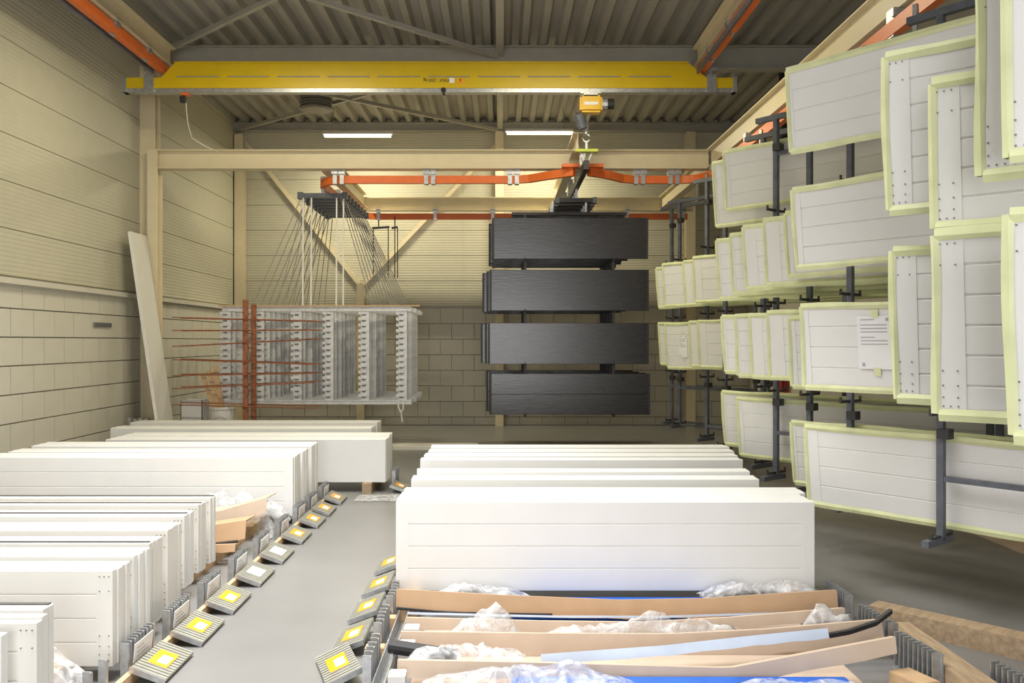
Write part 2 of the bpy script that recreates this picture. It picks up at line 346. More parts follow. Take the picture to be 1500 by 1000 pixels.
# ------------------------------------------------------------------ ceiling fan and lamps, cable, small hooks
f = thing('ceiling_fan', 'grey round louvred air circulator hung under the roof', 'fan', P(463, 148, 86))
for i in range(7): MB().tube((0, 0, -.15 + i * .05), (0, 0, -.125 + i * .05), .28 - .015 * (i % 2), 24).obj('louvre_ring', 'fan', f)
MB().tube((0, 0, -.16), (0, 0, .17), .235, 24).obj('housing', 'fan', f)
MB().bar((0, 0, .15), (0, 0, .36), .03).obj('suspension_rod', 'galv', f)
LW = (1.0, 0.905, 0.63)
for a, b, lab, pw_ in ((P(473, 197, 80), P(575, 197, 80), 'lit tube lamp hung beside the round fan', 105), (P(740, 193, 80), P(840, 193, 80), 'lit tube lamp hung beside the middle purlin', 105),
                 (Vector((-3.25, 9.3, 5.44)), Vector((-1.98, 9.3, 5.44)), 'lit tube lamp over the rows along the block wall', 110), (Vector((.09, 9.3, 5.44)), Vector((1.34, 9.3, 5.44)), 'lit tube lamp over the aisle', 110)):
    t = thing('tube_lamp', lab, 'lamp', (a + b) / 2, group='tube lamps')
    l = (b - a).length / 2
    MB().prism([(-.05, .0), (-.03, .05), (.03, .05), (.05, .0)], -l, l).obj('housing', 'plasticwhite', t)
    MB().prism([(-.042, -.001), (-.03, -.045), (.03, -.045), (.042, -.001)], -l + .03, l - .03).obj('diffuser', 'lamp', t)
    q = area('tube_light_offscreen' if a.y < 10 else 'tube_light', (0, 0, -.05), (0, 0, 0), 2 * l - .06, .08, pw_, LW); q.parent = t
    for d in (-.7, .7): MB().tube((d * l, 0, .05), (d * l, 0, ZR + .04 - a.z), .008, 6).obj('suspension_wire', 'galv', t)
cb = thing('hanging_cable', 'thin pale cable with an orange plug drooping from the crane to the cream beam', 'cable', P(272, 138, 110))
pts = [P(x, y, s) for x, y, s in ((272, 138, 110), (273, 160, 108), (275, 180, 106), (281, 202, 104), (297, 212, 103), (320, 223, 101.9))]
o0 = pts[0]
mb = MB()
for a, b in zip(pts, pts[1:]): mb.tube(a - o0, b - o0, .008, 6)
mb.obj('cord', 'plasticwhite', cb); MB().box(-.05, .05, -.04, .04, -.02, .03).obj('plug', 'orange', cb); MB().box(-.07, -.0, -.03, .03, -.11, -.03).obj('bracket', 'rubber', cb)
for px, lab in ((553, 'pair of thin steel rods hanging on a cross bar beside the frame wires'), (577, 'pair of thin steel rods hanging alone from the far orange rail')):
    q = P(px, 316, 79); t = thing('hanging_rods', lab, 'hook', (q.x, 15.97, ZC))
    MB().tube((0, 0, .0), (0, 0, -.22), .012, 6).obj('hanger', 'rackblack', t); MB().bar((-.12 if px < 560 else -.06, 0, -.22), (.20 if px < 560 else .05, 0, -.2), .04).obj('cross_bar', 'rackblack', t)
    for d in (.0, .05) if px > 560 else (-.1, .18): MB().tube((d, 0, -.2), (d, 0, -1.15), .010, 6).obj('rod', 'rackblack', t)

# ------------------------------------------------------------------ garage door panels
def panel_profile(H, T, nb, top=0.0):
    g, d = .011, .0055; pr = [(-T / 2, .004)]
    for i in range(1, nb):
        z = H * i / nb; pr += [(-T / 2, z - g / 2), (-T / 2 + d, z - g * .15), (-T / 2 + d, z + g * .15), (-T / 2, z + g / 2)]
    pr += [(-T / 2, H - .004), (-T / 2 + .004, H), (T / 2 - .004, H), (T / 2, H - .004), (T / 2, .004), (T / 2 - .004, 0), (-T / 2 + .004, 0)]
    return pr
pcache = {}
def panel(loc, rot, L, H, nb, m, label, group, side=1, T=.04, cap=.075, capo=.001, screws=False, gasket=False, topz=False, name='insulated_section', capm=None, frame=False):
    """origin at the end of the panel (bottom corner, or top corner when topz); the panel runs along +x*side"""
    key = (round(L, 2), round(H, 3), nb, m, side, T, cap, topz, capm, capo)
    zo = -H if topz else 0
    if key not in pcache:
        x0, x1 = (0, L) if side > 0 else (-L, 0)
        body = MB().prism([(y, z + zo) for y, z in panel_profile(H, T, nb)], x0, x1).mesh('panel_body', m)
        c = MB().box(-.002, cap, -T / 2 - capo, T / 2 + capo, zo + .003, zo + H - .003)
        pcache[key] = (body, c.mesh('end_cap', capm or m), x0, x1)
    body, c, x0, x1 = pcache[key]
    t = thing(name, label, 'panel', loc, rot, group)
    link('panel_body', body, t)
    if cap: link('end_cap', c, t, (x0, 0, 0)); link('end_cap', c, t, (x1, 0, 0), (0, 0, R(180)))
    if screws:
        kk = ('scr', H, T, topz)
        if kk not in pcache:
            s = MB()
            for zz in (.03, .06, .10, .15, H - .10, H - .03):
                for xx in ((.015, .06) if zz not in (.03, H - .03) else (.015, .037, .06)):
                    s.tube((xx, -T / 2 - .001, zz + zo), (xx, -T / 2 - .0055, zz + zo), .0032, 6)
            pcache[kk] = s.mesh('screw_heads', 'fan')
        if side > 0: so = link('screw_heads', pcache[kk], t); so['kind'] = 'stuff'
        else: so = link('screw_heads', pcache[kk], t, (-.075, 0, 0)); so['kind'] = 'stuff'
    if gasket: MB().box(x0 + .004, x1 - .004, -.010, .012, H + zo - .002, H + zo + .007).obj('gasket', 'gasket', t)
    return t

# -------- row of white panels standing across the aisle (behind the cardboard strips)
ZS = .11                                                     # panels stand on timber bearers
def pack(y0, k, xr_, L, H, nb, m, label, group, pitch=.0425, jit=.006, gaskets=(), screws=False, slope=0.0, zs=ZS):
    for i in range(k):
        panel((xr_ + slope * i * pitch + random.uniform(-jit, jit), y0 + .02 + i * pitch, zs), (0, 0, 0), L + random.uniform(-jit, jit), H + random.uniform(-.002, .002), nb, m, label, group, side=-1,
              gasket=i in gaskets, screws=screws and i == 0)
GRP = 'white panels standing in the row behind the cardboard strips'
pack(5.27, 7, 1.94, 2.585, .55, 4, 'white', 'long white grooved door panel in the foremost pack behind the cardboard strips', GRP)
pack(5.575, 5, 1.99, 2.63, .552, 4, 'white', 'white door panel in the second pack behind the cardboard strips', GRP)
pack(6.14, 4, 1.86, 2.50, .552, 4, 'white', 'shorter white door panel in the middle pack of the centre row', GRP)
pack(6.36, 3, 1.86, 2.48, .575, 4, 'white', 'slightly taller white door panel in the middle pack of the centre row', GRP)
for j, (yy, k) in enumerate(((7.12, 4), (7.36, 4), (7.62, 4), (7.88, 5))):
    pack(yy, k, 2.02 + .03 * j, 2.69 + .02 * j, .553 + .004 * j, 4, 'white', ('white door panel in the rear of the centre row, %s pack past the gap' % ('first', 'second', 'third', 'last')[j]), GRP)

# -------- rows along the block wall
G2 = 'white panels standing in rows along the block wall'
pack(9.33, 8, -1.255, 3.05, .47, 1, 'white', 'low smooth white panel in the front pack of the low row by the block wall', G2)
pack(9.69, 8, -1.265, 3.02, .475, 1, 'white', 'low smooth white panel in the back pack of the low row by the block wall', G2)
pack(10.55, 8, -1.60, 3.22, .47, 1, 'white', 'low white panel standing before the rusty drying rack, front pack', G2)
pack(11.25, 8, -1.62, 3.25, .475, 1, 'white', 'low white panel standing before the rusty drying rack, rear pack', G2)
ZW = .08
pack(7.67, 7, -1.862, 2.78, .53, 4, 'white', 'white grooved panel in the foremost pack behind the crumpled cardboard', G2, slope=-.05, zs=ZW)
pack(8.03, 6, -1.865, 2.77, .535, 4, 'white', 'white grooved panel in the second pack behind the crumpled cardboard', G2, zs=ZW)
pack(8.42, 8, -1.87, 2.76, .54, 4, 'white', 'white grooved panel in the rear pack behind the crumpled cardboard', G2, zs=ZW)
for yy, k, xr_, gk, m, lab in ((4.12, 4, -1.87, (), 'offwhite', 'cream faced panel with screwed end stile beside the sign plates, first pack'),
                         (4.40, 4, -1.885, (), 'white', 'white panel with screwed end stile beside the sign plates, second pack'),
                         (4.68, 4, -1.925, (0,), 'offwhite', 'cream panel with dark top gasket beside the sign plates, third pack'),
                         (5.00, 5, -1.955, (), 'offwhite', 'cream panel beside the sign plates, fourth pack'),
                         (5.42, 4, -2.01, (1,), 'white', 'white panel beside the sign plates, fifth pack'),
                         (5.78, 3, -2.045, (1,), 'offwhite', 'cream panel with dark top gasket, sixth pack beside the sign plates'),
                         (6.03, 2, -2.045, (1,), 'offwhite', 'cream panel with dark top gasket next to the crumpled cardboard')):
    pack(yy, k, xr_, 2.9, .465, 4, m, lab, G2, gaskets=gk, screws=True, pitch=.045, zs=ZW)
pack(3.36, 1, -1.83, 2.6, .465, 4, 'offwhite', 'cream panel with a screwed end stile before the wrinkled film', G2, screws=True, zs=ZW)
pack(3.42, 1, -1.845, 2.6, .468, 4, 'white', 'white panel right behind the cream screwed panel before the film', G2, zs=ZW)
pack(3.50, 2, -1.875, 2.6, .472, 4, 'white', 'white panel with dark top gasket before the wrinkled film', G2, gaskets=(1,), zs=ZW)
pack(3.20, 2, -1.90, 2.6, .455, 4, 'white', 'white panel standing foremost before the wrinkled film', G2, zs=ZW)

# -------- timber bearers
def bearer(x, y0, y1, label, wdt=.10, hgt=ZS, m='wood', z=0, rot=0):
    t = tag(MB().box(-wdt / 2, wdt / 2, 0, y1 - y0, 0, hgt).obj('timber_bearer', m, loc=(x, y0, z), rot=(0, 0, rot)), label, 'beam', 'timber bearers')
    return t
bearer(-.54, 4.99, 8.3, 'pale timber bearer under the grooved centre row, at the sign plate side')
bearer(1.80, 5.06, 8.3, 'pale timber bearer under the centre row, at the rack side')
bearer(-2.16, 2.5, 8.9, 'pale timber bearer under the wall rows, beside the sign plates', hgt=.08)
bearer(-4.2, 2.5, 8.9, 'pale timber bearer under the wall rows, next to the block wall', hgt=.08)
bearer(-1.45, 9.25, 10.1, 'short timber bearer under the low smooth panels, aisle end', m='woodgrey')
bearer(-4.0, 9.25, 10.1, 'short timber bearer under the low smooth panels, wall end', m='woodgrey')
bearer(-1.75, 10.5, 11.7, 'short timber bearer under the low panels before the rusty rack, aisle end', m='woodgrey')
bearer(-4.5, 10.5, 11.7, 'short timber bearer under the low panels before the rusty rack, wall end', m='woodgrey')
bearer(-1.787, 2.5, 8.9, 'slim timber batten along the upper edge of the sign plates', wdt=.03, hgt=.055)
ch = tag(MB().box(-.03, .03, 0, 1.68, 0, .012).box(-.03, -.024, 0, 1.68, .012, .085).box(.024, .03, 0, 1.68, .012, .085).obj('steel_channel', 'galv', loc=(-.56, 3.3, 0)), 'galvanised steel channel along the aisle ends of the cardboard strips', 'channel')
for y, lab in ((4.375, 'white foam block at the end of the broad cardboard strip'), (3.975, 'white foam block at the end of the kinked cardboard strip'), (4.62, 'white foam block at the end of the narrow cardboard strip')):
    tag(MB().box(-.04, .04, -.042, .042, 0, .105).box(-.036, .036, -.038, .038, .105, .11).obj('foam_block', 'plasticwhite', loc=(-.48, y, 0)), lab, 'block')
# worn beams at the rack side of the cardboard bay
b1 = bearer(2.16, 3.75, 4.66, 'worn timber beam carrying a galvanised comb at the end of the cardboard strips', wdt=.14, hgt=.12, m='woodgrey')
a, b = Vector((2.20, 5.03, 0)), Vector((2.90, 4.30, 0))
t = thing('loose_timber', 'loose worn timber beam with a film-wrapped end pointing to the racks', 'beam', a, (0, 0, math.atan2(b.y - a.y, b.x - a.x)))
L_ = (b - a).length
MB().box(0, L_, -.07, .07, 0, .11).obj('beam_body', 'woodgrey', t); MB().box(L_ - .012, L_ + .006, -.075, .075, .0, .115).obj('wrapped_end', 'plasticwhite', t)
bearer(2.53, 3.2, 3.95, 'short worn timber offcut beside the galvanised comb', wdt=.16, hgt=.10, m='woodgrey', rot=R(8))
for x, y, lab in ((1.93, 3.98, 'small cut timber block under the kinked cardboard strip'), (2.02, 3.55, 'small cut timber block beside the blue sheet')):
    tag(MB().box(-.06, .06, -.09, .09, 0, .09).box(-.055, .055, -.085, .085, .09, .093).obj('timber_block', 'wood', loc=(x, y, 0), rot=(0, 0, R(20))), lab, 'block', 'timber blocks')

# -------- galvanised combs with label cards, grey sign plates
finm = MB().box(-.022, .022, -.004, .004, 0, .17).box(.016, .022, -.022, .004, 0, .17).mesh('fin', 'galv')
basem = MB().box(-.022, .022, -.17, .17, 0, .012).mesh('base_channel', 'galv')
cardm = MB().box(-.003, .0, -.11, .11, .0, .09).mesh('label_card', 'paper')
linem = MB()
for i in range(3): linem.box(0, .0012, -.08, .06 - .03 * i, .02 + .02 * i, .026 + .02 * i)
linem = linem.mesh('card_print', 'print')
def comb(x, y, z, label, k=7, card=True, face=1, rot=0):
    t = thing('galvanised_comb', label, 'bracket', (x, y, z), (0, 0, rot), 'galvanised combs between the panels')
    link('base_channel', basem, t)
    for i in range(k): link('fin', finm, t, (0, -.15 + .3 * i / max(1, k - 1), .01), (0, R(random.uniform(-1.2, 1.2)), 0))
    if card:
        c = link('label_card', cardm, t, (.032 * face, -.02, .075), (0, R(5 * face), R(0 if face > 0 else 180))); link('card_print', linem, c)
gp = MB(); gp.box(-.09, .09, -.19, .19, 0, .016)
for i in range(13): gp.box(-.088, .088, -.18 + i * .029, -.165 + i * .029, .016, .0205)
gpm = gp.mesh('plate_body', 'plate'); gem = MB().box(-.092, .092, -.194, -.188, -.006, .0225).mesh('edge_trim', 'galv')
stm = MB().box(-.05, .05, -.085, .085, .0205, .0225).mesh('sticker', 'sticker'); lbm = MB().box(-.026, .026, -.045, .045, .0225, .0245).mesh('white_label', 'paper')
def plate(x, y, label, side=1, rot=0.0, white=False, z=.009):
    # side=1: leans with its -x edge raised on the batten
    t = thing('sign_plate', label, 'plate', (x, y, z), (0, 0, rot), 'sign plates on the floor beside the panels')
    th = R(20) * side
    q = link('plate_body', gpm, t, (0, 0, .028), (0, th, 0)); link('edge_trim', gem, q)
    if white: link('white_label', MB().box(-.05, .05, -.075, .075, .0205, .0225).mesh('white_label', 'paper'), q)
    else: s_ = link('sticker', stm, q); link('white_label', lbm, q, (.012, -.012, 0))
ords = ['first', 'second', 'third', 'fourth', 'fifth', 'sixth', 'seventh', 'eighth', 'ninth']
nearto = ['beside the first cream panels', 'beside the third cream pack', 'beside the last cream panels', 'at the near end of the crumpled cardboard', 'in the middle of the crumpled cardboard', 'at the far end of the crumpled cardboard', 'by the foremost grooved wall pack', 'by the second grooved wall pack', 'by the rear grooved wall pack']
PY = (4.29, 4.80, 5.34, 5.92, 6.50, 7.12, 7.72, 8.22, 8.80)
for i, y in enumerate(PY):
    wh = i in (3, 4)
    plate(-1.70, y, 'grey sign plate with %s label %s' % ('a plain white' if wh else 'an orange', nearto[i]), 1, white=wh)
    comb(-1.829, y + .02, .0, 'galvanised comb with a white card %s' % nearto[i], k=9 if i < 4 else 7)
plate(-1.12, 9.48, 'grey sign plate with an orange label at the end of the low smooth panels', 1)
comb(-1.213, 9.87, 0, 'galvanised comb at the end of the low smooth panels', k=5, card=False)
comb(-1.84, 3.80, 0, 'dark steel comb beside the wrinkled film', k=3, card=False)
for i, (y, nr_) in enumerate(((4.66, 'beside the upper cardboard strip'), (5.16, 'beside the foremost centre pack'), (5.66, 'beside the second centre pack'), (6.2, 'beside the middle centre pack'))):
    plate(-.80, y, 'grey sign plate leaning to the aisle %s' % nr_, -1)
plate(-.805, 4.245, 'grey grooved sign plate twisted askew beside the cardboard strips', -1, rot=R(20))
for y, lab in ((4.15, 'upright galvanised comb at the black foam tube end of the strips'), (4.62, 'galvanised comb at the aisle ends of the upper cardboard strips'), (5.09, 'galvanised comb by the corner of the foremost centre pack')):
    comb(-.625 if y < 4.5 else -.64, y, 0, lab, k=6, card=False)
for x, y, rr, lab in ((2.02, 5.10, 0, 'galvanised comb at the rack side of the upper cardboard strip'), (2.035, 4.62, R(6), 'worn galvanised comb against the film heap'), (2.04, 4.18, R(8), 'galvanised comb against the kinked cardboard end'), (2.295, 3.78, R(8), 'galvanised comb between the worn timber beams')):
    comb(x, y, .0, lab, k=9, card=False, rot=rr)
for y in (4.42, 4.89, 5.5, 6.0):
    tag(MB().box(-.05, .05, -.035, .035, 0, .08).box(-.045, .045, -.03, .03, .08, .083).obj('timber_block', 'wood', loc=(-.645, y - .02, 0)), 'small pale timber block between the leaning sign plates', 'block', 'timber blocks between the plates')

# -------- cardboard bay in front of the centre row
def blue(x0, x1, y0, y1, lab, z=.0):
    tag(MB().box(x0, x1, y0, y1, 0, .075).box(x0 + .015, x1 - .015, y0 + .015, y1 - .015, .075, .085).obj('blue_sheet', 'blue'), lab, 'sheet')
blue(.05, 1.35, 5.02, 5.24, 'bright blue foam block right before the foremost white panel')
blue(.05, 1.62, 3.55, 4.0, 'bright blue foam block under the kinked cardboard strip')
tag(MB().box(-.43, 1.74, 4.02, 5.0, 0, .012).box(-.41, 1.72, 4.04, 4.98, .012, .016).obj('cardboard_tray', 'cardpale'), 'flat pale cardboard tray under the cardboard strips', 'cardboard')
def strip(name, m, pts, hgt, label, cat, fold=.05, lean=.25, thick=.006, group=None):
    """folded strip following points (x,y,ztop); front face hangs down, a flap folds back"""
    n = len(pts); N = 28; vs = []
    def at(t):
        f_ = t * (n - 1); i = min(int(f_), n - 2); u = f_ - i
        if n > 3: u = u * u * (3 - 2 * u) * .4 + u * .6
        a, b = Vector(pts[i]), Vector(pts[i + 1]); return a.lerp(b, u)
    for i in range(N + 1):
        c = at(i / N); hh = hgt * (1 + .04 * math.sin(i * 1.3))
        sec = [(-lean * hh, -hh), (0, 0), (fold, -.012), (fold, -.012 - thick), (thick, -thick * 1.3), (-lean * hh + thick, -hh)]
        vs += [(c.x, c.y + a, max(.017, c.z + b)) for a, b in sec]
    k = 6; fs = [(k * i + j, k * i + (j + 1) % k, k * i + k + (j + 1) % k, k * i + k + j) for i in range(N) for j in range(k)]
    fs += [tuple(range(k))[::-1], tuple(k * N + j for j in range(k))]
    return tag(MB().add(vs, fs).obj(name, m), label, cat, group)
G3 = 'cardboard strips across the bearers'
strip('cardboard_strip', 'card', [(-.61, 5.0, .20), (.0, 5.0, .165), (.7, 5.02, .13), (1.2, 5.0, .145), (1.97, 5.0, .195)], .105, 'brown cardboard strip sagging before the foremost white panel', 'cardboard', group=G3)
strip('panel_strip', 'bluewhite', [(-.53, 4.86, .11), (.3, 4.84, .097), (.9, 4.84, .095), (1.75, 4.86, .115)], .012, 'thin pale blue plastic strip under the upper cardboard', 'strip', fold=.03)
strip('cardboard_strip', 'cardpale', [(-.525, 4.74, .118), (.2, 4.72, .105), (.8, 4.72, .098), (1.3, 4.74, .12), (1.92, 4.76, .165)], .06, 'narrow pale cardboard strip between the two film heaps', 'cardboard', group=G3)
strip('cardboard_strip', 'cardpale', [(-.52, 4.45, .138), (.2, 4.46, .125), (.9, 4.48, .115), (1.4, 4.48, .14), (2.0, 4.47, .195)], .12, 'broad greyish cardboard strip with the black foam tube in front', 'cardboard', group=G3)
strip('panel_strip', 'bluewhite', [(.2, 4.20, .112), (.8, 4.24, .14), (1.3, 4.32, .165), (1.68, 4.38, .18)], .045, 'pale blue white plastic strip running up to the dark rubber', 'strip', fold=.03, lean=.5)
strip('cardboard_strip', 'cardpale', [(-.49, 4.06, .135), (.1, 4.05, .128), (1.08, 4.02, .112), (1.88, 4.06, .245)], .075, 'kinked cardboard strip rising onto the small timber block', 'cardboard', group=G3)
tag(MB().tube((-.555, 4.285, .121), (-.22, 4.215, .095), .035, 12).tube((-.56, 4.286, .121), (-.553, 4.285, .121), .02, 10).obj('foam_tube', 'rubber', smooth=False), 'short black foam tube lying before the broad cardboard strip', 'tube')
rb = [(1.695, 4.40, .135), (1.80, 4.41, .15), (1.95, 4.44, .185), (2.05, 4.48, .235)]
tag(MB().path(rb, .022, .022).obj('rubber_strip', 'rubber'), 'black rubber strip curling up at the galvanised comb', 'strip')
tag(MB().path([(-.60, 4.93, .11), (-.3, 4.92, .085), (.3, 4.92, .075)], .015, .012).obj('rubber_strip', 'rubber'), 'thin dark rubber strip under the upper cardboard end', 'strip')
def film(loc, sx, sy, hgt, label, seed, rot=0, peaks=None, base=.01):
    nx, ny = max(14, int(sx / .022)), max(10, int(sy / .022)); vs = []; rnd = Vector((seed * 3.1, seed * 1.7, 0))
    for j in range(ny + 1):
        for i in range(nx + 1):
            u, v = i / nx, j / ny; x = (u - .5) * sx; y = (v - .5) * sy
            e = (math.sin(math.pi * u) ** .55) * (math.sin(math.pi * v) ** .55)
            q = abs(noise.noise(Vector((x * 4, y * 6, 0)) + rnd)); q2 = 1 - abs(noise.noise(Vector((x * 13, y * 17, 3)) + rnd)) * 2
            vs.append((x + .03 * noise.noise(Vector((u * 4, v * 9, 5)) + rnd), y + .03 * noise.noise(Vector((u * 9, v * 4, 9)) + rnd), base + hgt * e * (.5 + .7 * q) + .03 * e * q2 * min(1, hgt * 12)))
    fs = [(j * (nx + 1) + i, j * (nx + 1) + i + 1, (j + 1) * (nx + 1) + i + 1, (j + 1) * (nx + 1) + i) for j in range(ny) for i in range(nx)]
    return tag(MB().add(vs, fs).obj('plastic_film', 'film', loc=loc, rot=(0, 0, rot), smooth=True), label, 'film', 'crumpled clear film')
film((-.12, 5.155, .075), .62, .15, .125, 'crumpled clear film at the aisle end of the foremost panel', 1)
film((1.58, 5.155, .10), .74, .15, .12, 'crumpled clear film at the rack end of the foremost panel', 2)
film((-.08, 4.605, .016), .42, .16, .21, 'dome of clear film between the cardboard strips', 3)
film((.82, 4.615, .016), 1.28, .12, .165, 'long low ridge of clear film between the cardboard strips', 4)
film((1.78, 4.61, .012), .32, .16, .26, 'small bubble of clear film by the worn comb', 5)
film((-.17, 4.185, .085), .58, .13, .075, 'clear film lying over the black foam tube', 6)
film((.12, 3.83, .076), .96, .25, .13, 'wide heap of clear film before the kinked cardboard', 7)
film((1.28, 3.72, .076), 1.24, .30, .07, 'flat spread of clear film on the blue sheet edge', 8)
film((-2.24, 3.84, .07), .66, .34, .38, 'tall wrinkled clear film leaning between the cream panels', 9)
film((-2.35, 7.48, .07), 1.0, .26, .34, 'pale bunched clear film behind the crumpled cardboard', 10)
film((-1.13, 8.95, .0), .76, .35, .03, 'flat clear film on the floor before the low smooth panels', 11)
film((-1.985, 7.22, .0), .17, .2, .16, 'small clear film wad at the foremost grooved wall pack', 12)
# crumpled cardboard between the wall rows
strip('cardboard_sheet', 'card', [(-2.9, 6.45, .20), (-2.4, 6.5, .22), (-1.95, 6.55, .28)], .14, 'bent cardboard sheet between the wall rows, lower one', 'cardboard', fold=.25, group='cardboard between the wall rows')
strip('cardboard_sheet', 'cardpale', [(-2.9, 6.95, .22), (-2.3, 7.0, .26), (-1.93, 7.05, .36)], .12, 'bent pale cardboard sheet between the wall rows, upper one', 'cardboard', fold=.3, group='cardboard between the wall rows')
strip('cardboard_sheet', 'card', [(-2.9, 6.26, .15), (-2.4, 6.26, .145), (-1.95, 6.28, .16)], .055, 'narrow cardboard strip next to the last cream panels', 'cardboard', fold=.08, group='cardboard between the wall rows')
tag(MB().path([(-2.9, 6.385, .1), (-2.4, 6.39, .10), (-1.98, 6.41, .14)], .05, .03).obj('rubber_strip', 'rubber'), 'dark rubber strip among the crumpled cardboard', 'strip')

# ------------------------------------------------------------------ racks with taped panels
DR = Vector((.618, -.786, 0)); DN = Vector((.754, -.657, 0))
tapecache = {}
def tape_strip(L, kind, seed, H=None):
    """masking film folded over an edge. kind 'h': along x over the top edge at z=0; 'v': down an end at x=0"""
    key = (round(L, 2), kind, seed)
    if key in tapecache: return tapecache[key]
    N = max(8, int(L / .09)); vs = []; off = Vector((seed * 5.3, 1.1, 0)); T = .04
    for i in range(N + 1):
        t = i / N * L; w1 = noise.noise(Vector((t * 3, seed, 0)) + off) * .006; w2 = noise.noise(Vector((t * 2.2, seed, 7)) + off) * .012
        if kind == 'h': sec = [(-T / 2 - .004, -.022 + w2 * .8), (-T / 2 - .012 + w1, -.002), (-T / 2 - .006 + w1, .020 + w2), (T / 2, .012 + w2), (T / 2 + .004, -.02)]
        else: sec = [(-T / 2 - .004, .012 + w2 * .8), (-T / 2 - .010 + w1, -.004), (-T / 2 - .004, -.018 + w2), (T / 2, -.014 + w2), (T / 2 + .004, .02)]
        vs += [(t, a, b) if kind == 'h' else (b, a, -t) for a, b in sec]
    fs = [(5 * i + j, 5 * i + j + 1, 5 * i + 6 + j, 5 * i + 5 + j) for i in range(N) for j in range(4)]
    # closed back so the film is not paper thin at the fold
    me = MB().add(vs, fs).mesh('masking_tape', 'tape'); tapecache[key] = me
    return me
def taped(px, y0, y1, s, label, d=DR, L=2.6, H=None, nb=4, tilt=6, screws=False, cap=.075, group='taped panels on the conveyor racks', name='taped_panel'):
    H = H or (y1 - y0) / s; q = P(px, y0, s); rzr = math.atan2(d.y, d.x)
    t = panel(q, (R(tilt), 0, rzr), L, H, nb, 'rackpanel', label, group, side=1, topz=True, screws=screws, cap=cap, capo=.0025, name=name)
    sd = random.randint(0, 3)
    link('masking_tape', tape_strip(L, 'h', sd), t); o = link('masking_tape', tape_strip(L, 'h', sd + 4), t, (0, 0, -H)); o.scale = (1, 1, -1)
    link('masking_tape', tape_strip(round(H, 2), 'v', sd), t); o = link('masking_tape', tape_strip(round(H, 2), 'v', sd + 4), t, (L, 0, 0)); o.scale = (-1, 1, 1)
    return t
def tier(n): return ('lowest', 'second', 'third', 'top')[n - 1]
# far racks (next to the black panels)
for k, (x3, a3, b3, x2, a2, b2, s) in enumerate(((963, 393, 450, 966, 474, 533, 112), (972, 388, 448, 976, 474, 538, 116), (1003, 383, 446, 1011, 472, 536, 121.5), (1017, 378, 442, 1024, 470, 537, 124.5))):
    taped(x3, a3, b3, s, 'taped panel, third tier of the racks next to the black panels, %s from them' % ords[k], cap=.0 if k < 2 else .11)
    pp = taped(x2, a2, b2, s, 'taped panel, second tier of the racks next to the black panels, %s from them' % ords[k], cap=.0 if k < 2 else .11)
    if k == 1: far_paper = pp
# middle racks
for k, (x, a, b, s, H, lab) in enumerate(((1046, 240, 331, 150, None, 'taped panel on the top tier of the middle racks, hanging lower behind its neighbour'), (1062, 224, 307, 156, None, 'long taped panel on the top tier of the middle racks behind the uprights'),
        (1060, 573, 650, 150, None, 'taped panel on the lowest tier of the middle racks, peeking out behind its neighbour'), (1082, 583, 666, 158, None, 'long taped panel on the lowest tier of the middle racks behind a rack foot'))):
    taped(x, a, b, s, lab, cap=.03 if k in (0, 2) else .05)
for k, (x3, a3, b3, x2, a2, b2, s) in enumerate(((1052, 352, 437, 1060, 463, 544, 160), (1072, 345, 430, 1079, 463, 550, 164), (1091, 332, 422, 1100, 462, 552, 172), (1121, 323, 417, 1126, 458, 553, 178), (1153, 312, 404, 1158, 466, 566, 185))):
    c = (.03, .03, .12, .14, .05)[k]
    taped(x3, a3, b3, s, 'taped panel on the third tier of the middle racks, %s in its close row' % ords[k], cap=c, nb=4)
    taped(x2, a2, b2, s, 'taped panel on the second tier of the middle racks, %s in its close row' % ords[k], cap=c, nb=4)
# near racks, facing grooves
taped(1155, 105, 222, 221, 'large taped grooved panel on the top tier below the orange rail', cap=.03)
taped(1164, 278, 391, 219, 'large taped grooved panel on the third tier above the one with the paper', cap=.05)
withpaper = taped(1176, 449, 567, 222, 'large taped grooved panel with a white paper sheet stuck on', cap=.05)
taped(1162, 617, 706, 190, 'taped panel peeking out behind the lowest grooved panel', cap=.03)
taped(1182, 624, 737, 212, 'large taped grooved panel on the lowest tier behind the foot of the near rack', cap=.09)
# closest racks, end stiles with screws
for x, a, b, s, nb, lab in ((1300, 85, 308, 369, 6, 'taped panel with screwed end stile overlapping the top grooved panel'), (1368, 125, 333, 418, 5, 'taped panel with screwed end stile in front of another, above the two tall ones'),
        (1437, -34, 256, 474, 6, 'taped panel cut by the upper edge, with dark screws at its lower corner'), (1476, -95, 228, 530, 6, 'innermost taped panel with rows of screws at the upper edge'),
        (1311, 367, 583, 357, 6, 'taped panel with screwed end stile beside the paper sheet'), (1372, 345, 608, 436, 6, 'tall taped panel with wide screwed end stile and six bands'), (1482, 314, 640, 540, 6, 'taped panel with a wide green edge, next to the tall six-band panel')):
    taped(x, a, b, s, lab, d=DN, nb=nb, screws=True, cap=.085, tilt=5, group='screwed taped panels')
